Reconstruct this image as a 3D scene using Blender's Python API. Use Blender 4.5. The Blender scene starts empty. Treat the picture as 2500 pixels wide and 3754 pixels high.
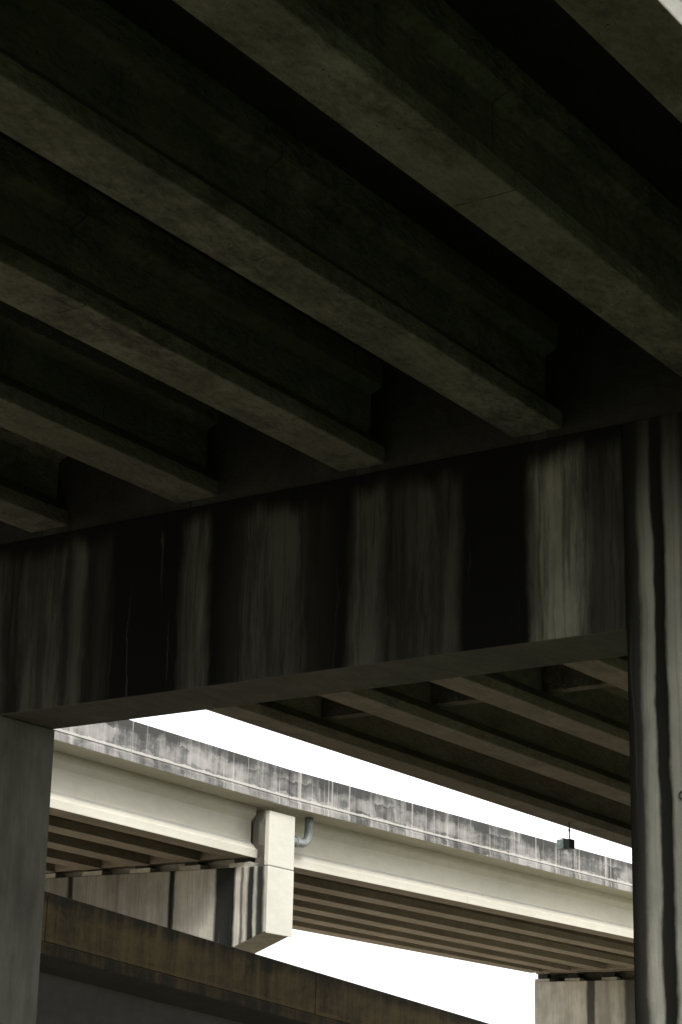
import bpy, bmesh, math, random
from mathutils import Matrix, Vector

random.seed(7)
scene = bpy.context.scene
COL = scene.collection
CAM_H = 1.6                       # eye height; every z below is given above the eye and lifted by this

# ------------------------------------------------------------------ camera
cam_d = bpy.data.cameras.new('camera')
cam = bpy.data.objects.new('camera', cam_d)
COL.objects.link(cam)
cam_d.sensor_fit = 'HORIZONTAL'
cam_d.sensor_width = 36.0
cam_d.lens = 3.0473 * 36.0
cam_d.clip_start = 0.1
cam_d.clip_end = 3000.0
cam_d.dof.use_dof = True
cam_d.dof.focus_distance = 50.0
cam_d.dof.aperture_fstop = 13.0
right = Vector((0.83132399, 0.55540178, 0.02071931))
up = Vector((0.15292380, -0.26441811, 0.95220658))
back = Vector((0.53433579, -0.78842370, -0.30475127))
m = Matrix.Identity(4)
for r in range(3):
    m[r][0], m[r][1], m[r][2] = right[r], up[r], back[r]
    m[r][3] = (0, 0, CAM_H)[r]
cam.matrix_world = m
scene.camera = cam

# ------------------------------------------------------------------ sky, sun, exposure
SUN_EL, SUN_AZ = math.radians(42), math.radians(124)     # azimuth clockwise from +Y
world = bpy.data.worlds.new('World')
scene.world = world
world.use_nodes = True
wt = world.node_tree
bg = wt.nodes['Background']
sky = wt.nodes.new('ShaderNodeTexSky')
sky.sky_type = 'NISHITA'
sky.sun_disc = False
sky.sun_elevation = SUN_EL
sky.sun_rotation = SUN_AZ
sky.dust_density = 6.0
sky.air_density = 1.0
sky.ozone_density = 1.0
hs = wt.nodes.new('ShaderNodeHueSaturation')
hs.inputs['Saturation'].default_value = 0.10
wt.links.new(sky.outputs['Color'], hs.inputs['Color'])
cloud = wt.nodes.new('ShaderNodeMix')            # overcast: an even pale cloud layer over the clear-sky gradient
cloud.data_type = 'RGBA'
cloud.inputs[0].default_value = 0.72
cloud.inputs[7].default_value = (7.6, 7.7, 7.8, 1)
wt.links.new(hs.outputs['Color'], cloud.inputs[6])
wt.links.new(cloud.outputs[2], bg.inputs['Color'])
bg.inputs['Strength'].default_value = 0.12

sun_d = bpy.data.lights.new('sun', 'SUN')
sun_d.energy = 1.5
sun_d.angle = math.radians(20)
sun_d.color = (1.0, 0.97, 0.92)
sun = bpy.data.objects.new('sun', sun_d)
COL.objects.link(sun)
sd = Vector((math.sin(SUN_AZ) * math.cos(SUN_EL), math.cos(SUN_AZ) * math.cos(SUN_EL), math.sin(SUN_EL)))
sun.rotation_euler = sd.to_track_quat('Z', 'Y').to_euler()
sun.location = (30, -30, 60)

scene.view_settings.view_transform = 'Standard'
scene.view_settings.look = 'None'
scene.view_settings.gamma = 1.0
scene.view_settings.exposure = 1.25


# ------------------------------------------------------------------ node helpers
class NT:
    def __init__(self, name):
        self.mat = bpy.data.materials.new(name)
        self.mat.use_nodes = True
        self.t = self.mat.node_tree
        self.bsdf = self.t.nodes['Principled BSDF']
        g = self.t.nodes.new('ShaderNodeNewGeometry')
        self.pos = g.outputs['Position']

    def n(self, kind):
        return self.t.nodes.new(kind)

    def link(self, a, b):
        self.t.links.new(a, b)

    def scaled(self, s, vec=None):
        mp = self.n('ShaderNodeMapping')
        mp.inputs['Scale'].default_value = s
        self.link(vec or self.pos, mp.inputs['Vector'])
        return mp.outputs['Vector']

    def noise(self, vec, scale=1.0, detail=5.0, rough=0.6, dist=0.0):
        n = self.n('ShaderNodeTexNoise')
        n.inputs['Scale'].default_value = scale
        n.inputs['Detail'].default_value = detail
        n.inputs['Roughness'].default_value = rough
        n.inputs['Distortion'].default_value = dist
        self.link(vec, n.inputs['Vector'])
        return n.outputs['Fac']

    def remap(self, v, a, b, c=0.0, d=1.0, smooth=True):
        n = self.n('ShaderNodeMapRange')
        n.interpolation_type = 'SMOOTHSTEP' if smooth else 'LINEAR'
        n.inputs['From Min'].default_value = a
        n.inputs['From Max'].default_value = b
        n.inputs['To Min'].default_value = c
        n.inputs['To Max'].default_value = d
        self.link(v, n.inputs['Value'])
        return n.outputs['Result']

    def math(self, op, a, b=None, c=None):
        n = self.n('ShaderNodeMath')
        n.operation = op
        for i, v in enumerate((a, b, c)):
            if v is None:
                continue
            if isinstance(v, (int, float)):
                n.inputs[i].default_value = v
            else:
                self.link(v, n.inputs[i])
        return n.outputs[0]

    def sep(self, vec=None):
        n = self.n('ShaderNodeSeparateXYZ')
        self.link(vec or self.pos, n.inputs[0])
        return n.outputs

    def comb(self, x, y, z):
        n = self.n('ShaderNodeCombineXYZ')
        for i, v in enumerate((x, y, z)):
            if isinstance(v, (int, float)):
                n.inputs[i].default_value = v
            else:
                self.link(v, n.inputs[i])
        return n.outputs[0]

    def mix(self, fac, a, b, mode='MIX'):
        n = self.n('ShaderNodeMix')
        n.data_type = 'RGBA'
        n.blend_type = mode
        n.clamp_factor = True
        if isinstance(fac, (int, float)):
            n.inputs[0].default_value = fac
        else:
            self.link(fac, n.inputs[0])
        for idx, v in ((6, a), (7, b)):
            if isinstance(v, tuple):
                n.inputs[idx].default_value = (v[0], v[1], v[2], 1)
            else:
                self.link(v, n.inputs[idx])
        return n.outputs[2]

    def ramp(self, v, stops):
        n = self.n('ShaderNodeValToRGB')
        cr = n.color_ramp
        cr.interpolation = 'LINEAR'
        while len(cr.elements) < len(stops):
            cr.elements.new(0.5)
        for e, (p, g) in zip(cr.elements, stops):
            e.position = p
            e.color = (g, g, g, 1)
        self.link(v, n.inputs['Fac'])
        s = self.n('ShaderNodeRGBToBW')
        self.link(n.outputs['Color'], s.inputs[0])
        return s.outputs[0]

    def grey(self, v):
        return self.comb(v, v, v)

    def finish(self, col, rough=0.88, bump=None, strength=0.3, dist=0.02, spec=0.25):
        self.link(col, self.bsdf.inputs['Base Color'])
        self.bsdf.inputs['Roughness'].default_value = rough
        self.bsdf.inputs['Specular IOR Level'].default_value = spec
        if bump is not None:
            b = self.n('ShaderNodeBump')
            b.inputs['Strength'].default_value = strength
            b.inputs['Distance'].default_value = dist
            self.link(bump, b.inputs['Height'])
            self.link(b.outputs['Normal'], self.bsdf.inputs['Normal'])
        return self.mat


def mul(c, k):
    return tuple(x * k for x in c)


def concrete(name, base, grime, mottle=0.35, streak=0.5, bump=0.3, along=(1.2, 0.5, 1.2), pits=0.5, tint=None, streak_range=(0.52, 0.72), spec=0.08, seam=None):
    """cast concrete: cloudy tone, drips running down, pits and board grain"""
    N = NT(name)
    big = N.noise(N.scaled(along), 1.0, 6, 0.62)
    fine = N.noise(N.scaled((along[0] * 6, along[1] * 6, along[2] * 6)), 1.0, 5, 0.65, 0.4)
    tone = N.math('ADD', N.math('MULTIPLY', big, 0.6), N.math('MULTIPLY', fine, 0.4))
    col = N.mix(N.remap(tone, 0.32, 0.68), mul(base, 1 - mottle), mul(base, 1 + mottle * 0.55))
    if tint:
        col = N.mix(N.math('MULTIPLY', N.remap(N.noise(N.scaled((0.35, 0.22, 0.8)), 1.0, 3), 0.42, 0.66), 0.7), col, tint)
    drip = N.noise(N.scaled((3.2, 3.2, 0.22)), 1.0, 5, 0.7, 0.15)
    drip2 = N.noise(N.scaled((13, 13, 0.5)), 1.0, 3, 0.6)
    dr = N.math('ADD', N.math('MULTIPLY', drip, 0.75), N.math('MULTIPLY', drip2, 0.25))
    col = N.mix(N.math('MULTIPLY', N.remap(dr, *streak_range), streak), col, grime)
    # bug holes
    vo = N.n('ShaderNodeTexVoronoi')
    vo.inputs['Scale'].default_value = 9.0
    N.link(N.pos, vo.inputs['Vector'])
    hole = N.remap(vo.outputs['Distance'], 0.04, 0.11, 1.0, 0.0)
    keep = N.remap(N.noise(N.scaled((2, 2, 2)), 1.0, 2), 0.5, 0.6)
    hole = N.math('MULTIPLY', hole, N.math('MULTIPLY', keep, pits))
    col = N.mix(hole, col, mul(grime, 0.8))
    if seam:
        ph = N.math('FRACT', N.math('ADD', N.math('DIVIDE', N.math('SUBTRACT', N.sep()[1], seam[0]), seam[1]), 0.5))
        ln = N.remap(N.math('ABSOLUTE', N.math('SUBTRACT', ph, 0.5)), 0.0, 0.012 / seam[1], 1.0, 0.0)
        ln = N.math('MULTIPLY', ln, N.remap(N.noise(N.scaled((4, 4, 4)), 1.0, 3), 0.35, 0.6, 0.2, 0.9))
        col = N.mix(ln, col, mul(grime, 0.5))
        shade = N.noise(N.comb(N.math('FLOOR', N.math('DIVIDE', N.math('SUBTRACT', N.sep()[1], seam[0]), seam[1])), N.math('FLOOR', N.math('DIVIDE', N.sep()[0], 2.13)), 0.5), 3.7, 1)
        col = N.mix(1.0, col, N.grey(N.remap(shade, 0.3, 0.7, 0.80, 1.14)), 'MULTIPLY')
    rough_n = N.noise(N.scaled((26, 14, 26)), 1.0, 6, 0.7)
    h = N.math('SUBTRACT', N.math('ADD', rough_n, N.math('MULTIPLY', fine, 1.6)), N.math('MULTIPLY', hole, 1.2))
    return N.finish(col, 0.92, h, bump, 0.03, spec)


def streaked(name, clean, stain, stops, u0, u1, wob=0.16, axis=0, zlo=0.0, zhi=1.0, fine=0.55, rest_val=0.45, skew=0.0, spec=0.06, top=None, topw=0.28):
    """concrete face with hand-placed run-off stains at known places across it; stops = (place, paleness)"""
    N = NT(name)
    s = N.sep()
    wobble = N.noise(N.scaled((1.7, 1.7, 0.7)), 1.0, 4, 0.55)
    wob2 = N.noise(N.scaled((6.5, 6.5, 2.4)), 1.0, 4, 0.6)
    u = N.math('ADD', s[axis], N.math('MULTIPLY', N.math('SUBTRACT', wobble, 0.5), wob * 2))
    u = N.math('ADD', u, N.math('MULTIPLY', N.math('SUBTRACT', wob2, 0.5), wob * 0.9))
    if skew:
        u = N.math('ADD', u, N.math('MULTIPLY', N.math('SUBTRACT', s[2], zlo), skew))
    t = N.remap(u, u0, u1, 0, 1, smooth=False)
    stops = sorted(((p - u0) / (u1 - u0), v) for p, v in stops)
    pale_f = N.ramp(t, stops[:32])
    d = N.noise(N.scaled((5, 5, 0.35)), 1.0, 4, 0.6, 0.25)
    d2 = N.noise(N.scaled((17, 17, 2.2)), 1.0, 4, 0.65)
    dd = N.math('ADD', N.math('MULTIPLY', d, 0.7), N.math('MULTIPLY', d2, 0.3))
    dd = N.remap(dd, 0.40, 0.58, 1 - fine, 1.0)
    f = N.math('MULTIPLY', pale_f, dd)
    thin = N.noise(N.comb(N.math('MULTIPLY', u, 19.0), 0.0, N.math('MULTIPLY', s[2], 0.16)), 1.0, 2, 0.5)
    f = N.math('MULTIPLY', f, N.remap(thin, 0.56, 0.63, 1.0, 1 - fine * 0.6))
    pale_run = N.noise(N.comb(N.math('MULTIPLY', u, 13.0), 4.0, N.math('MULTIPLY', s[2], 0.22)), 1.0, 2, 0.5)
    f = N.math('MAXIMUM', f, N.math('MULTIPLY', N.remap(pale_run, 0.63, 0.70), fine * 0.28))
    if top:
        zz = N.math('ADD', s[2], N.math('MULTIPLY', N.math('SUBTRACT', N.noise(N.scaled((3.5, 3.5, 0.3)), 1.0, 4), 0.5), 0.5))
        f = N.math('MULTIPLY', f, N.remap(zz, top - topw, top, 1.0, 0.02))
    big = N.noise(N.scaled((1.3, 1.3, 0.8)), 1.0, 5, 0.6)
    base = N.mix(N.remap(big, 0.35, 0.65), mul(clean, 0.78), mul(clean, 1.1))
    col = N.mix(f, stain, base)
    h = N.math('ADD', N.noise(N.scaled((22, 22, 22)), 1.0, 6, 0.7), N.math('MULTIPLY', d, 0.6))
    return N.finish(col, 0.95, h, 0.25, 0.02, spec)


# ------------------------------------------------------------------ materials
M = {}
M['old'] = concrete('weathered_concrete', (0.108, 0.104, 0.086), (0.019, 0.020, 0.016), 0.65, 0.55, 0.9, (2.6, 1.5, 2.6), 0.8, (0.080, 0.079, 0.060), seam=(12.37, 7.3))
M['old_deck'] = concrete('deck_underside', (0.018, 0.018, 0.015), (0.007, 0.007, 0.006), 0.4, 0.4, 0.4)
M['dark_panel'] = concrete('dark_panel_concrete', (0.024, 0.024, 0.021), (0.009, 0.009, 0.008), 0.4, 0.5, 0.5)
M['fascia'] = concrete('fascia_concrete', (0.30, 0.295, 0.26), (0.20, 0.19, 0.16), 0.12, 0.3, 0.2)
M['span'] = concrete('far_span_concrete', (0.165, 0.148, 0.122), (0.038, 0.035, 0.029), 0.4, 0.35, 0.6, (2.2, 1.1, 2.2), 0.6, (0.150, 0.124, 0.094))
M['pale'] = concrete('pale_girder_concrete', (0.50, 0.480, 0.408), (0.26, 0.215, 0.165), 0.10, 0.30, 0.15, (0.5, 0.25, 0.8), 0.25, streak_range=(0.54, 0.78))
M['corner_grey'] = concrete('shaded_slope_concrete', (0.41, 0.395, 0.355), (0.26, 0.20, 0.17), 0.15, 0.3, 0.15, (0.8, 0.6, 0.8), 0.2)  # greyer tone paints the shade in the web corner
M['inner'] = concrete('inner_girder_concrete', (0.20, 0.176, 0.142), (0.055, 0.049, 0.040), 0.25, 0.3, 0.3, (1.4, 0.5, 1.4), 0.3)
M['white'] = concrete('pale_cap_concrete', (0.48, 0.465, 0.405), (0.34, 0.315, 0.26), 0.08, 0.12, 0.15, pits=0.1)
M['pad'] = concrete('pad_concrete', (0.36, 0.34, 0.29), (0.12, 0.11, 0.09), 0.3, 0.4, 0.3)
M['ramp_web'] = concrete('box_web_concrete', (0.08, 0.08, 0.074), (0.035, 0.035, 0.03), 0.18, 0.3, 0.2)

C0, C1 = (0.165, 0.163, 0.130), (0.0045, 0.0045, 0.0038)
M['cap'] = streaked('stained_side_lit_cap_concrete', C0, C1, [
    (-17.2, .2), (-16.28, .22), (-16.13, .12), (-16.02, .08), (-15.93, .28), (-15.38, .34), (-15.29, .05), (-15.20, .28), (-15.06, .3),
    (-14.98, .05), (-14.72, .12), (-14.60, .0), (-13.72, .0), (-13.62, .36), (-13.32, .36), (-13.22, .0), (-12.86, .08),
    (-12.76, .30), (-12.15, .26), (-11.98, .08), (-11.50, .0), (-11.38, .42), (-11.15, .38), (-11.00, .12), (-10.55, .24), (-10.18, .22),
    (-10.08, .0), (-9.40, .0), (-9.27, .85), (-8.82, .95), (-8.66, .16), (-8.42, .22)], -17.2, -8.4, 0.10, zlo=6.5, top=6.90 + CAM_H)  # runs paler towards the right: side light put into the stain values
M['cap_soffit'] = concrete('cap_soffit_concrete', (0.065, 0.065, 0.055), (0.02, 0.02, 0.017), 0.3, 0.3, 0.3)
C2 = (0.27, 0.267, 0.225)
M['col_r'] = streaked('stained_shaded_column_concrete', C2, (0.007, 0.007, 0.006), [
    (-8.42, .0), (-8.30, .0), (-8.27, .02), (-8.20, .08), (-8.165, .5), (-8.13, .8), (-8.06, .85), (-8.03, .02), (-7.93, .0), (-7.89, .7), (-7.77, .85), (-7.71, .1),
    (-7.5, .6), (-7.3, .2), (-7.0, .6)], -8.42, -7.0, 0.055, fine=0.3, zlo=4.0, top=7.3 + CAM_H, topw=2.6)  # wide fade at the top paints the deck's shade over the streaks
M['col_l'] = streaked('dull_column_concrete', (0.185, 0.180, 0.155), (0.025, 0.025, 0.021), [
    (-17.6, .7), (-16.9, .5), (-16.6, .8), (-16.45, .4), (-16.3, .75), (-16.15, .5)], -17.6, -16.15, 0.15, fine=0.22)
M['vcap'] = streaked('viaduct_cap_concrete', (0.46, 0.44, 0.385), (0.010, 0.011, 0.0105), [
    (-42.4, .42), (-39.2, .42), (-38.42, .42), (-38.36, .02), (-38.24, .02), (-38.18, .5), (-37.4, .4), (-36.72, .42), (-36.62, .28), (-36.50, .5),
    (-34.88, .58), (-34.82, .0), (-34.68, .0), (-34.62, .66), (-33.36, .92), (-33.26, .02), (-32.98, .02), (-32.68, .0),
    (-32.62, .95), (-32.49, .95), (-32.44, .06), (-32.39, .3), (-32.36, .98), (-32.27, .95), (-32.22, .04), (-32.06, .02), (-32.03, .8), (-31.98, .9), (-31.92, .06), (-31.76, .02), (-31.70, .8)],
    -42.4, -31.7, 0.065, fine=0.2)
M['vcap2'] = streaked('second_viaduct_cap_concrete', (0.55, 0.53, 0.47), (0.035, 0.035, 0.03), [
    (-42.2, .7), (-41.9, .85), (-40.4, .9), (-39.88, .85), (-39.80, .08), (-39.52, .08), (-39.44, .7), (-39.0, .5), (-38.6, .75), (-38.3, .6), (-38.16, .1), (-37.75, .1), (-37.62, .75), (-36.0, .7), (-35.6, .2), (-35.3, .7), (-32.5, .8)],
    -42.2, -32.5, 0.07, fine=0.2)


def mould_parapet(name, base, mould, lime, z_ledge, z_top, bias=0.0, block=True, limek=1.0, fall=0.0):
    """weather-side parapet: mould patches by formwork panel, lime runs, lime crust along the joint"""
    N = NT(name)
    s0 = N.sep()
    if fall:
        s = [s0[0], s0[1], N.math('ADD', s0[2], N.math('MULTIPLY', N.math('SUBTRACT', s0[1], 26.72), fall))]
    else:
        dv = N.math('SUBTRACT', s0[1], 44.22)
        s = [s0[0], s0[1], N.math('SUBTRACT', s0[2], N.math('MAXIMUM', N.math('MULTIPLY', dv, -0.0121), N.math('MULTIPLY', dv, 0.0085)))]
    wob = N.noise(N.scaled((0, 1.6, 1.6)), 1.0, 3)
    y = N.math('ADD', s[1], N.math('MULTIPLY', N.math('SUBTRACT', wob, 0.5), 0.5))
    z = N.math('ADD', s[2], N.math('MULTIPLY', N.math('SUBTRACT', N.noise(N.scaled((0, 2.2, 0.6)), 1.0, 3), 0.5), 0.35))
    vec = N.comb(y, z, 0.0)
    br = N.n('ShaderNodeTexBrick')
    br.offset = 0.37
    br.inputs['Color1'].default_value = (0, 0, 0, 1)
    br.inputs['Color2'].default_value = (1, 1, 1, 1)
    br.inputs['Mortar'].default_value = (0.3, 0.3, 0.3, 1)
    br.inputs['Scale'].default_value = 1.0
    br.inputs['Mortar Size'].default_value = 0.0
    br.inputs['Mortar Smooth'].default_value = 0.8
    br.inputs['Brick Width'].default_value = 0.95
    br.inputs['Row Height'].default_value = 0.36
    N.link(vec, br.inputs['Vector'])
    bw = N.n('ShaderNodeRGBToBW')
    N.link(br.outputs['Color'], bw.inputs[0])
    run = N.noise(N.scaled((0, 2.3, 0.18)), 1.0, 5, 0.65)
    patch = N.noise(N.scaled((0, 1.1, 2.6)), 1.0, 6, 0.68, 0.5)
    fine = N.noise(N.scaled((9, 9, 5)), 1.0, 5, 0.7)
    f = N.math('ADD', N.math('MULTIPLY', run, 0.75), N.math('MULTIPLY', patch, 0.75))
    f = N.math('ADD', f, N.math('MULTIPLY', bw.outputs[0], 0.30 if block else 0.06))
    f = N.math('ADD', f, N.math('MULTIPLY', N.math('SUBTRACT', fine, 0.5), 0.25))
    topband = N.remap(N.math('SUBTRACT', z, 0.0), z_top - 0.42, z_top - 0.05, 0.0, 0.30)
    f = N.math('ADD', f, topband)
    if fall:
        f = N.math('ADD', f, N.remap(s[2], z_ledge + 0.02, z_ledge - 0.03, 0.0, 0.22))
        f = N.math('ADD', f, N.math('MULTIPLY', N.math('SUBTRACT', N.noise(N.scaled((0, 3.0, 0.5)), 1.0, 5, 0.7), 0.5), 0.7))
    f = N.math('ADD', f, bias)
    f = N.math('ADD', f, N.math('MULTIPLY', N.math('SUBTRACT', N.noise(N.scaled((0, 0.28, 0.3)), 1.0, 3), 0.5), 0.55))
    if fall:
        base = N.mix(N.remap(N.noise(N.scaled((0, 0.9, 1.6)), 1.0, 6, 0.7), 0.42, 0.62), base, (0.088, 0.066, 0.030))
    col = N.mix(N.remap(f, 0.62, 1.25), base, mould)
    # lime: narrow pale runs + a crust just above the joint
    lr = N.noise(N.scaled((0, 5.0, 0.15)), 1.0, 3, 0.5)
    lrun = N.math('MULTIPLY', N.remap(lr, 0.57, 0.70), 0.55 * limek)
    crust_h = N.math('ADD', z_ledge - 0.02, N.math('MULTIPLY', N.noise(N.scaled((0, 2.5, 0)), 1.0, 5, 0.7), 0.17))
    above = N.math('LESS_THAN', s[2], crust_h)
    isup = N.math('GREATER_THAN', s[2], z_ledge)
    crust = N.math('MULTIPLY', N.math('MULTIPLY', above, isup), 0.75 * limek)
    col = N.mix(N.math('MAXIMUM', lrun, crust), col, lime)
    h = N.math('ADD', N.noise(N.scaled((18, 18, 18)), 1.0, 6, 0.7), N.math('MULTIPLY', patch, 0.8))
    return N.finish(col, 0.92, h, 0.3, 0.02)


Z = CAM_H
M['parapet'] = mould_parapet('mouldy_parapet_concrete', (0.285, 0.275, 0.258), (0.045, 0.045, 0.043), (0.44, 0.42, 0.385), 9.435 + Z, 10.20 + Z)
M['ramp'] = mould_parapet('brown_parapet_concrete', (0.078, 0.060, 0.027), (0.012, 0.0105, 0.006), (0.13, 0.10, 0.05), 3.70 + Z, 4.60 + Z, 0.06, False, 0.25, 0.0765)


def plain(name, col, rough, metal=0.0, var=0.2):
    N = NT(name)
    n = N.noise(N.scaled((7, 7, 5)), 1.0, 5, 0.65)
    c = N.mix(N.remap(n, 0.35, 0.65), mul(col, 1 - var), mul(col, 1 + var))
    N.bsdf.inputs['Metallic'].default_value = metal
    return N.finish(c, rough, n, 0.1, 0.01, 0.4)


M['pipe'] = plain('grey_pipe_paint', (0.19, 0.205, 0.198), 0.4, 0.0, 0.25)
M['galv'] = plain('galvanised_steel', (0.30, 0.38, 0.38), 0.45, 0.25, 0.3)
M['black'] = plain('dark_steel', (0.02, 0.025, 0.024), 0.5, 0.2)
M['rubber'] = plain('bearing_rubber', (0.012, 0.012, 0.011), 0.8)
M['hole'] = plain('tie_hole_rim', (0.03, 0.03, 0.026), 0.9)


def ground_mat():
    N = NT('dry_ground')
    big = N.noise(N.scaled((0.09, 0.09, 0.09)), 1.0, 6, 0.65)
    fine = N.noise(N.scaled((3, 3, 3)), 1.0, 6, 0.7)
    c = N.mix(N.remap(big, 0.4, 0.6), (0.56, 0.48, 0.37), (0.42, 0.36, 0.27))
    c = N.mix(N.math('MULTIPLY', N.remap(fine, 0.4, 0.7), 0.5), c, (0.58, 0.50, 0.40))
    # grass beside the bridge, bare dirt below it
    edge = N.math('ADD', N.sep()[0], N.math('MULTIPLY', N.math('SUBTRACT', N.noise(N.scaled((0.3, 0.3, 0.3)), 1.0, 5), 0.5), 5.0))
    grass = N.mix(N.remap(fine, 0.35, 0.65), (0.030, 0.042, 0.014), (0.060, 0.078, 0.028))
    c = N.mix(N.remap(edge, -12.5, -10.0), c, grass)
    dark_strip = N.math('MULTIPLY', N.remap(edge, -34.5, -33.0), N.remap(edge, -23.0, -21.5, 1.0, 0.0))  # unseen dark strip, added to cut bounce light onto the viaduct webs
    c = N.mix(dark_strip, c, grass)
    return N.finish(c, 0.95, fine, 0.5, 0.05)


M['ground'] = ground_mat()


# ------------------------------------------------------------------ mesh helpers
def empty(name, loc, label, cat, group=None):
    o = bpy.data.objects.new(name, None)
    o.empty_display_size = 0.4
    COL.objects.link(o)
    o.location = loc
    o['label'] = label
    o['category'] = cat
    if group:
        o['group'] = group
    return o


def build(name, bm, mat, parent=None, bevel=0.012, mats=None, smooth=False, label=None, root=None):
    """link a bmesh (written in world coordinates) as one mesh object whose origin is its thing's base"""
    bmesh.ops.recalc_face_normals(bm, faces=bm.faces)
    me = bpy.data.meshes.new(name)
    base = Vector((0, 0, 0))
    if parent is not None:
        p = parent
        while p is not None:
            base += p.location
            p = p.parent
    for v in bm.verts:
        v.co -= base
    bm.to_mesh(me)
    bm.free()
    for mm in (mats or [mat]):
        me.materials.append(mm)
    if smooth:
        for f in me.polygons:
            f.use_smooth = True
    o = bpy.data.objects.new(name, me)
    COL.objects.link(o)
    if parent is not None:
        o.parent = parent
    if bevel:
        b = o.modifiers.new('edge', 'BEVEL')
        b.width = bevel
        b.segments = 2
        b.limit_method = 'ANGLE'
        b.angle_limit = math.radians(25)
    if label:
        o['label'] = label
    return o


def add_loft(bm, rings, mat_index=None):
    vs = [[bm.verts.new(p) for p in ring] for ring in rings]
    n = len(rings[0])
    for a, b in zip(vs[:-1], vs[1:]):
        for i in range(n):
            f = bm.faces.new((a[i], a[(i + 1) % n], b[(i + 1) % n], b[i]))
            if mat_index:
                f.material_index = mat_index[i]
    bm.faces.new(vs[0][::-1])
    bm.faces.new(vs[-1])


def add_box(bm, x0, x1, y0, y1, z0, z1):
    add_loft(bm, [[(x0, y0, z0), (x1, y0, z0), (x1, y0, z1), (x0, y0, z1)], [(x0, y1, z0), (x1, y1, z0), (x1, y1, z1), (x0, y1, z1)]])


def add_prism_v(bm, prof, a, b, steps=1, jitter=0.0, mat_index=None):
    """profile [(du, dz)] swept from a = (u, v, z) to b"""
    rings = []
    for k in range(steps + 1):
        t = k / steps
        u, v, z = (a[i] + (b[i] - a[i]) * t for i in range(3))
        rings.append([(u + p[0], v, z + p[1]) for p in prof])
    add_loft(bm, rings, mat_index)


def add_tube(bm, pts, r, seg=16, radii=None):
    pts = [Vector(p) for p in pts]
    rings = []
    ref = Vector((1, 0, 0))
    for i, p in enumerate(pts):
        d = (pts[min(i + 1, len(pts) - 1)] - pts[max(i - 1, 0)]).normalized()
        a = d.cross(ref)
        if a.length < 1e-3:
            a = d.cross(Vector((0, 1, 0)))
        a.normalize()
        b = d.cross(a)
        rr = radii[i] if radii else r
        rings.append([p + (a * math.cos(2 * math.pi * k / seg) + b * math.sin(2 * math.pi * k / seg)) * rr for k in range(seg)])
    add_loft(bm, rings)


def girder_profile(hb, eb, sb, hw, wt_, ht, st, top):
    """I-girder: half bottom flange, edge height, top of its slope, half web, top of web, half top flange, top of that slope, depth"""
    r = [(hb, 0), (hb, eb), (hw, sb), (hw, wt_), (ht, st), (ht, top)]
    return r + [(-x, y) for x, y in reversed(r)]


NEAR_P = girder_profile(.28, .17, .36, .085, .79, .235, .86, 1.14)
VIA_P = girder_profile(.33, .22, .45, .10, 1.00, .25, 1.17, 1.37)
VIA_P.insert(2, (.185, .365))      # splits off the upper flange slope; corner shade is put into its colour
CT_ = 6.985 + Z                    # top of the portal pier's cap
SOF = 7.072 + Z                    # soffit of the bridge overhead

# ------------------------------------------------------------------ ground
bm = bmesh.new()
R_ = 1200
N_ = 40
grid = [[bm.verts.new((-R_ + 2 * R_ * i / N_, -R_ + 2 * R_ * j / N_, 0.0)) for j in range(N_ + 1)] for i in range(N_ + 1)]
for i in range(N_):
    for j in range(N_):
        bm.faces.new((grid[i][j], grid[i + 1][j], grid[i + 1][j + 1], grid[i][j + 1]))
g = build('ground', bm, M['ground'], None, 0)
g['kind'] = 'structure'
g['label'] = 'dry brown ground under the elevated roads'

# ------------------------------------------------------------------ the bridge overhead: near span
near = empty('bridge_span', (-12.5, 3, SOF), 'dark concrete bridge span overhead, its girders filling the upper half', 'bridge span', 'girder bridge spans')
NEAR_U = [-5.10, -7.15, -9.28, -11.36, -13.53, -15.70, -17.9, -20.0]
V0, V1 = -14.0, 17.42
for i, u in enumerate(NEAR_U):
    bm = bmesh.new()
    ends = ((u, V0, SOF), (u, V1, SOF))
    if i == 0:
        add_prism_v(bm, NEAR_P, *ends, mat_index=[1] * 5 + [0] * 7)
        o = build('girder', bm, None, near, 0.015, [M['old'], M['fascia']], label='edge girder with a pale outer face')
    else:
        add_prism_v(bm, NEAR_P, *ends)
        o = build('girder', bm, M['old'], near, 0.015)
bm = bmesh.new()
dz = SOF + 1.17
prof = [(-21.2, .06), (-20.25, -.03), (-4.9, -.03), (-3.95, .06), (-3.95, .28), (-21.2, .28)]
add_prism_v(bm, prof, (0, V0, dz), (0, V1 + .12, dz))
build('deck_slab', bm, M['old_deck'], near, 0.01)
bar = [(.0, 0), (.0, .81), (-.2, .81), (-.28, .3), (-.42, .08), (-.42, 0)]
for u, sgn in ((-3.95, 1), (-21.2, -1)):
    bm = bmesh.new()
    add_prism_v(bm, [(sgn * x, y) for x, y in bar], (u, V0, dz + .283), (u, V1 + .12, dz + .283))
    build('barrier', bm, M['fascia'], near, 0.01)
for a, b in zip(NEAR_U[:-1], NEAR_U[1:]):
    bm = bmesh.new()
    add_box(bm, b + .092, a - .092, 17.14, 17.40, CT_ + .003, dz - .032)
    build('diaphragm', bm, M['dark_panel'], near, 0.012)

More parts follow.
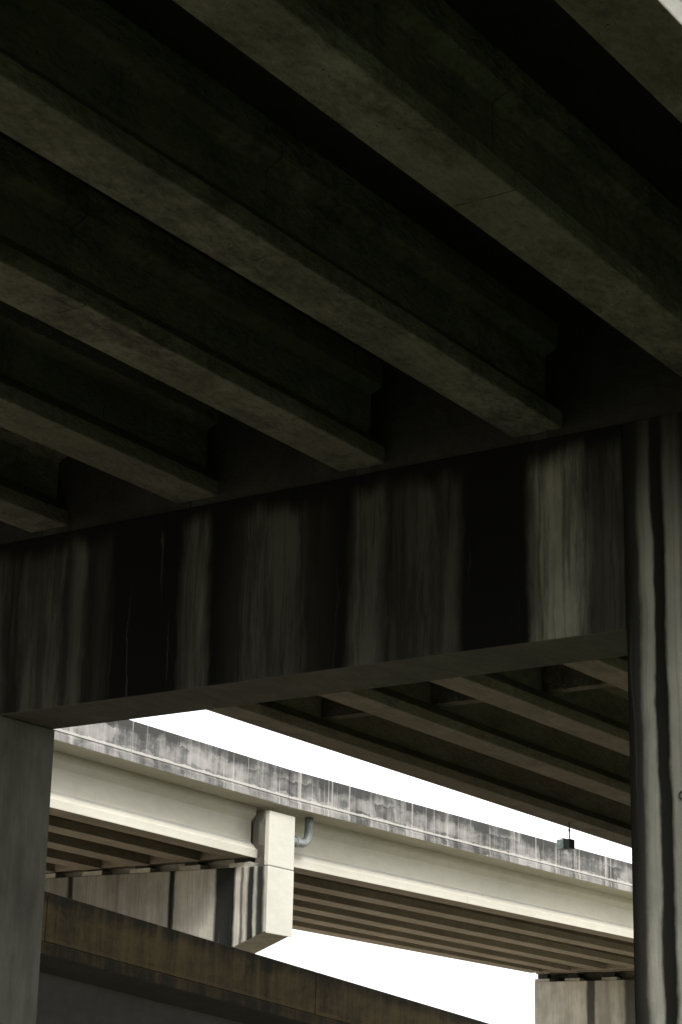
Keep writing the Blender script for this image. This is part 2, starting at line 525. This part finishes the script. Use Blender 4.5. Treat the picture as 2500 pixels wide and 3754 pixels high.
# ------------------------------------------------------------------ next span beyond the portal
nxt = empty('bridge_span', (-11.5, 31, SOF), 'brownish girder span beyond the portal with open sky below its edge girder', 'bridge span', 'girder bridge spans')
GR = -0.012
FAR = [(-19.60, -19.30), (-17.50, -17.05), (-15.69, -14.67), (-13.48, -12.45), (-11.2, -10.3), (-9.1, -8.2), (-7.0, -6.1), (-4.95, -4.1)]
W0, W1 = 17.72, 44.0
zf = lambda v: SOF + GR * (v - 18.0)
for ua, ub in FAR:
    bm = bmesh.new()
    k = (ub - ua) / 26.0
    add_prism_v(bm, NEAR_P, (ua + k * (W0 - 18), W0, zf(W0)), (ua + k * (W1 - 18), W1, zf(W1)))
    build('girder', bm, M['span'], nxt, 0.015)
bm = bmesh.new()
add_prism_v(bm, [(-20.75, .05), (-19.6, -.03), (-4.9, -.03), (-3.95, .06), (-3.95, .28), (-20.75, .28)], (0, W0 - .12, zf(W0) + 1.17), (.4, W1, zf(W1) + 1.17))
build('deck_slab', bm, M['old_deck'], nxt, 0.01)
for u, sgn in ((-3.95, 1), (-20.75, -1)):
    bm = bmesh.new()
    add_prism_v(bm, [(sgn * x, y) for x, y in bar], (u, W0 - .12, zf(W0) + 1.453), (u + .4, W1, zf(W1) + 1.453))
    build('barrier', bm, M['fascia'], nxt, 0.01)
for vd in (28.15, 43.5):
    for (a0, a1), (b0, b1) in zip(FAR[:-1], FAR[1:]):
        t = (vd - 18) / 26
        ua, ub = a0 + (a1 - a0) * t, b0 + (b1 - b0) * t
        bm = bmesh.new()
        add_box(bm, ua + .098, ub - .098, vd, vd + .25, zf(vd) + .36, zf(vd) + 1.13)
        build('diaphragm', bm, M['old'], nxt, 0.012)

# ------------------------------------------------------------------ the portal pier
pier = empty('bridge_pier', (-12.3, 17.55, 0), 'dark two-column portal pier streaked with black run-off stains', 'bridge pier', 'concrete bridge piers')
CF, CB, CT, CBOT = 17.09, 18.03, 6.985 + Z, 4.93 + Z
bm = bmesh.new()
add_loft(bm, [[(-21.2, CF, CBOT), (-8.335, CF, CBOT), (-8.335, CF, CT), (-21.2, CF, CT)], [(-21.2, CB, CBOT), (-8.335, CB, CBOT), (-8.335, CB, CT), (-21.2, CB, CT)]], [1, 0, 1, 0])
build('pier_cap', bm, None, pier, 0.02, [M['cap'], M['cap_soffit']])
bm = bmesh.new()
add_box(bm, -8.334, -7.0, CF - .004, CB + .004, -.3, CT + .002)
add_box(bm, -7.0, -3.6, CF, CB, CBOT, CT)
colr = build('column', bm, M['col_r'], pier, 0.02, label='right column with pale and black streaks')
bm = bmesh.new()
add_box(bm, -17.55, -16.2, CF - .004, CB + .004, -.3, CBOT - .001)
build('column', bm, M['col_l'], pier, 0.02, label='left column, duller and greyer')
for u in NEAR_U:
    bm = bmesh.new()
    add_box(bm, u - .25, u + .25, CF + .06, CF + .36, CT + .003, SOF - .002)
    build('bearing_pad', bm, M['rubber'], pier, 0.01)
for ua, ub in FAR:
    bm = bmesh.new()
    add_box(bm, ua - .25, ua + .25, CB - .34, CB - .06, CT + .003, zf(CB) - .004)
    build('bearing_pad', bm, M['rubber'], pier, 0.01)
bm = bmesh.new()
pts = [(-7.80 + .035 * math.cos(a), CF - .008, 3.33 + Z + .035 * math.sin(a)) for a in [2 * math.pi * k / 20 for k in range(21)]]
add_tube(bm, pts, .011, 8)
build('tie_hole', bm, M['hole'], pier, 0)

# pier carrying the other end of that span
p3 = empty('bridge_pier', (-12, 44.3, 0), 'plain portal pier at the far end of the span beyond', 'bridge pier', 'concrete bridge piers')
zt = zf(44) - .14
bm = bmesh.new()
add_box(bm, -20.2, -3.5, 43.6, 44.7, zt - 1.9, zt)
build('pier_cap', bm, M['pad'], p3, 0.02)
for u in (-16.5, -6.8):
    bm = bmesh.new()
    add_box(bm, u - .65, u + .65, 43.6, 44.7, -.3, zt - 1.902)
    build('column', bm, M['pad'], p3, 0.02)
for ua, ub in FAR:
    bm = bmesh.new()
    add_box(bm, ub - .25, ub + .25, 43.65, 43.95, zt + .002, zf(43.8) - .004)
    build('bearing_pad', bm, M['rubber'], p3, 0.01)

# ------------------------------------------------------------------ the bright viaduct
VS = 7.88 + Z
PC = 44.22                          # middle of its first pier


def lerp(a, b, t):
    return a + (b - a) * t


def viaduct_span(label, va, vb, inner_a, inner_b, edge_a, edge_b, joints, rise=(0, 0)):
    """inner_* = inner soffit edge of each girder at va / vb, edge_* = parapet face there"""
    root = empty('viaduct_span', ((inner_a[0] + inner_b[0]) / 2, (va + vb) / 2, VS), label, 'viaduct span', 'spans of the bright viaduct')
    za, zb = VS + rise[0], VS + rise[1]
    for i, (a, b) in enumerate(zip(inner_a, inner_b)):
        bm = bmesh.new()
        ends = (a + .33, va + .22, za), (b + .33, vb - .22, zb)
        if i == 0:
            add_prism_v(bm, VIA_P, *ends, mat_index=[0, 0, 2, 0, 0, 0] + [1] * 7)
            build('girder', bm, None, root, 0.012, [M['pale'], M['inner'], M['corner_grey']], label='pale sunlit outer girder')
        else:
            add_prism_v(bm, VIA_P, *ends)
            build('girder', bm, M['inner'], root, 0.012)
    sl = 1.36
    wA, wB = inner_a[-1] - .8, inner_b[-1] - .8
    bm = bmesh.new()
    rings = []
    for (u, w, v, z) in ((edge_a, wA, va + .006, za), (edge_b, wB, vb - .006, zb)):
        gi = u - .9
        rings.append([(u, v, z + 1.33), (gi, v, z + sl), (w + .4, v, z + sl), (w, v, z + 1.4), (w, v, z + 1.55), (u - .03, v, z + 1.55), (u - .03, v, z + 1.51), (u, v, z + 1.50)])
    add_loft(bm, rings, [1, 1, 1, 0, 0, 0, 0, 0])
    build('deck_slab', bm, None, root, 0.008, [M['parapet'], M['pale']])
    js = [va] + joints + [vb]
    for j0, j1 in zip(js[:-1], js[1:]):
        bm = bmesh.new()
        rings = []
        for v in (j0 + .012, j1 - .012):
            t = (v - va) / (vb - va)
            u, z = lerp(edge_a, edge_b, t), lerp(za, zb, t)
            rings.append([(u - .015, v, z + 1.552), (u - .015, v, z + 2.32), (u - .22, v, z + 2.32), (u - .30, v, z + 1.8), (u - .44, v, z + 1.62), (u - .44, v, z + 1.552)])
        add_loft(bm, rings)
        build('parapet', bm, M['parapet'], root, 0.012)
    bm = bmesh.new()
    rings = []
    for (w, v, z) in ((wA, va + .01, za), (wB, vb - .01, zb)):
        rings.append([(w, v, z + 1.552), (w, v, z + 2.25), (w + .22, v, z + 2.25), (w + .44, v, z + 1.6), (w + .44, v, z + 1.552)])
    add_loft(bm, rings)
    build('parapet', bm, M['parapet'], root, 0.012)
    for va_ in (va + .26, vb - .56):
        t = (va_ - va) / (vb - va)
        for i in range(len(inner_a) - 1):
            u0 = lerp(inner_a[i], inner_b[i], t) + .33 - .12
            u1 = lerp(inner_a[i + 1], inner_b[i + 1], t) + .33 + .12
            bm = bmesh.new()
            add_box(bm, u1, u0, va_, va_ + .3, lerp(za, zb, t) + .02, lerp(za, zb, t) + 1.35)
            build('diaphragm', bm, M['inner'], root, 0.01)
    return root


inL = lambda v: [-32.88 - k for k in (0, 1.64, 3.34, 5.02, 6.70, 8.40)]
left = viaduct_span('left sunlit viaduct span ending at the pier with the pale end block', 12.0, PC,
                    inL(12.0), inL(PC), -31.4, -31.4, [19.0, 28.2, 37.7], (.39, 0))
inR0 = [-32.95, -34.69, -36.10, -37.55, -39.05, -40.70]
inR1 = [-32.90, -35.27, -37.37, -39.20, -40.80, -42.12]
rgt = viaduct_span('long right sunlit viaduct span with the grey drain pipe at its left end', PC, 77.0,
                   inR0, inR1, -31.4, -31.4, [54.9, 65.0], (0, .28))
nxt_v = viaduct_span('viaduct span running on behind the streaked column', 77.0, 108.0,
                     inR1, [u - .8 for u in inR1], -31.4, -32.0, [87.0, 97.0], (.28, .5))
# drain pipe out of the overhang, bending back to the pier
bm = bmesh.new()
pts = [(-32.0, 46.0, VS + 1.34), (-32.0, 46.0, VS + 1.15), (-32.0, 45.99, VS + 1.0)]
for k in range(0, 9):
    a = math.pi / 2 * k / 8
    pts.append((-32.0, 45.68 + .3 * math.cos(a), VS + .92 - .3 * math.sin(a)))
pts += [(-32.0, 45.5, VS + .62), (-32.0, 44.81, VS + .62)]
add_tube(bm, pts, .115, 20)
pipe = build('drain_pipe', bm, M['pipe'], rgt, 0, smooth=True)
bm = bmesh.new()
add_tube(bm, [(-32.0, 45.44, VS + .62), (-32.0, 45.34, VS + .62)], .15, 20)
build('pipe_collar', bm, M['pipe'], pipe, 0.006)

# first viaduct pier: hammerhead cap with a pale end block beside the girder ends
vp = empty('viaduct_pier', (-37.0, PC, 0), 'hammerhead viaduct pier with pale end block and black streaks', 'viaduct pier', 'piers of the bright viaduct')
F0, F1 = 43.65, 44.80
bm = bmesh.new()
cz = 7.62 + Z
prof = [(-31.66, 5.94 + Z), (-31.66, cz), (-42.4, cz + .17), (-42.4, 5.94 + Z), (-39.4, 4.75 + Z), (-34.9, 4.75 + Z)]
add_loft(bm, [[(u, F0, z) for u, z in prof], [(u, F1, z) for u, z in prof]], [0, 0, 0, 1, 1, 1])
build('pier_cap', bm, None, vp, 0.03, [M['vcap'], M['pad']])
bm = bmesh.new()
add_loft(bm, [[(u, F0 - .002, z) for u, z in ((-31.658, 5.92 + Z), (-31.60, 5.90 + Z), (-31.60, cz - .006), (-31.658, cz - .006))],
              [(u, F1 + .002, z) for u, z in ((-31.658, 5.92 + Z), (-31.60, 5.90 + Z), (-31.60, cz - .006), (-31.658, cz - .006))]])
build('cap_end_face', bm, M['white'], vp, 0.02)
bm = bmesh.new()
add_box(bm, -31.76, -31.60, F0, F1, cz + .006, 9.05 + Z)
build('end_block', bm, M['white'], vp, 0.03)
bm = bmesh.new()
add_box(bm, -39.2, -35.1, F0 + .05, F1 - .05, -.3, 4.76 + Z)
build('column', bm, M['pad'], vp, 0.05)
for us, v0, v1 in ((inL(43.9), F0 + .03, F0 + .45), (inR0, F1 - .45, F1 - .03)):
    for u in us:
        bm = bmesh.new()
        ct = cz + .17 * (-31.66 - u) / 10.74
        add_box(bm, u - .02, u + .68, v0, v1, ct - .03, ct + .12)
        pd = build('pedestal', bm, M['pad'], vp, 0.012)
        bm = bmesh.new()
        add_box(bm, u + .1, u + .56, v0 + .06, v1 - .06, ct + .122, VS - .002)
        build('bearing_pad', bm, M['rubber'], pd, 0.006)

bm = bmesh.new()
add_box(bm, -42.2, -31.80, PC - .10, PC + .10, cz - .05, VS + .05)
build('joint_wall', bm, M['pad'], vp, 0.01)

# second viaduct pier
vp2 = empty('viaduct_pier', (-37.0, 78.2, 0), 'farther viaduct pier at lower right, partly hidden by the streaked column', 'viaduct pier', 'piers of the bright viaduct')
bm = bmesh.new()
cz2 = 7.83 + Z
add_loft(bm, [[(-42.12, 77.1, 4.6 + Z), (-31.6, 78.2, 4.6 + Z), (-31.6, 78.2, cz2), (-42.12, 77.1, cz2)],
              [(-42.12, 78.8, 4.6 + Z), (-31.6, 79.9, 4.6 + Z), (-31.6, 79.9, cz2), (-42.12, 78.8, cz2)]])
build('pier_cap', bm, M['vcap2'], vp2, 0.03)
bm = bmesh.new()
add_box(bm, -39.2, -35.0, 77.6, 78.7, -.3, 4.602 + Z)
build('column', bm, M['pad'], vp2, 0.03)
bm = bmesh.new()
add_box(bm, -42.0, -31.7, 77.9, 78.1, cz2 - .05, VS + .33)
build('joint_wall', bm, M['old'], vp2, 0.01)
for i, u in enumerate(inR1):
    bm = bmesh.new()
    vv = 77.14 + (u + 42.5) * .1
    add_box(bm, u - .02, u + .66, vv, vv + .45, cz2 + .002, cz2 + .12)
    pd = build('pedestal', bm, M['pad'], vp2, 0.01)
    bm = bmesh.new()
    add_box(bm, u + .1, u + .54, vv + .05, vv + .4, cz2 + .122, VS + .277)
    build('bearing_pad', bm, M['rubber'], pd, 0.006)

# ------------------------------------------------------------------ the low brown ramp
ramp = empty('ramp', (-26.7, 40.0, 0), 'low brown ramp descending to the right in front of the bright viaduct', 'ramp')
zr = lambda v: 4.52 + Z - .0765 * (v - 26.72)
js = [14.0, 20.0, 26.80, 34.9, 43.0, 51.0, 60.0]
for a, b in zip(js[:-1], js[1:]):
    for uo, s_ in ((-24.0, 1), (-29.6, -1)):
        bm = bmesh.new()
        rings = []
        for v in (a + .012, b - .012):
            z = zr(v)
            rings.append([(uo - s_ * x, v, z + y) for x, y in ((.0, 0), (.015, -.83), (.44, -.83), (.30, -.45), (.20, 0))])
        add_loft(bm, rings)
        build('barrier', bm, M['ramp'], ramp, 0.012)
bm = bmesh.new()
rings = []
for v in (14.0, 60.0):
    z = zr(v)
    rings.append([(u, v, z + y) for u, y in ((-23.985, -1.04), (-23.985, -.84), (-29.615, -.84), (-29.615, -1.04), (-28.6, -1.12), (-25.0, -1.12))])
add_loft(bm, rings, [0, 0, 0, 1, 1, 1])
build('deck_slab', bm, None, ramp, 0.012, [M['ramp'], M['ramp_web']])
bm = bmesh.new()
rings = []
for v in (14.0, 60.0):
    z = zr(v)
    rings.append([(u, v, z + y) for u, y in ((-25.05, -1.10), (-25.25, -2.9), (-28.35, -2.9), (-28.55, -1.10))])
add_loft(bm, rings)
build('box_girder', bm, M['ramp_web'], ramp, 0.02)
for v in (22.0, 50.0):
    bm = bmesh.new()
    add_box(bm, -27.6, -26.0, v - .6, v + .6, -.3, zr(v) - 2.88)
    build('column', bm, M['ramp_web'], ramp, 0.05)

# ------------------------------------------------------------------ small box hanging from the edge girder beyond
hx, hy = -19.29, 36.9
hz = zf(hy)
hb = empty('hanging_box', (hx, hy, hz), 'small grey metal box hanging on a thin rod from the edge girder', 'hanging box')
bm = bmesh.new()
add_tube(bm, [(hx - .05, hy, hz + .001), (hx - .05, hy, hz - .40)], .013, 10)
rod = build('rod', bm, M['black'], hb, 0, smooth=True)
bm = bmesh.new()
add_tube(bm, [(hx - .05, hy, hz - .13), (hx - .05, hy, hz - .19)], .021, 10)
build('coupling', bm, M['black'], rod, 0)
rot = Matrix.Translation((hx - .15, hy, hz - .43)) @ Matrix.Scale(.86, 4) @ Matrix.Rotation(math.radians(-6), 4, 'Z')


def rbox(bm, x0, x1, y0, y1, z0, z1, taper=0):
    vs = [Vector(p) for p in ((x0, y0, z0), (x1, y0, z0), (x1, y0, z1), (x0, y0, z1), (x0, y1, z0), (x1, y1, z0), (x1, y1, z1), (x0, y1, z1))]
    vs = [rot @ v for v in vs]
    add_loft(bm, [vs[:4], vs[4:]])


bm = bmesh.new()
rbox(bm, -.17, -.02, -.10, .12, -.12, .105)
build('box_body', bm, M['galv'], hb, 0.006)
bm = bmesh.new()
rbox(bm, -.018, .035, -.115, .135, -.10, .125)
build('box_flange', bm, M['galv'], hb, 0.004)
bm = bmesh.new()
rbox(bm, .036, .19, -.10, .12, -.115, .10)
build('box_back', bm, M['black'], hb, 0.006)
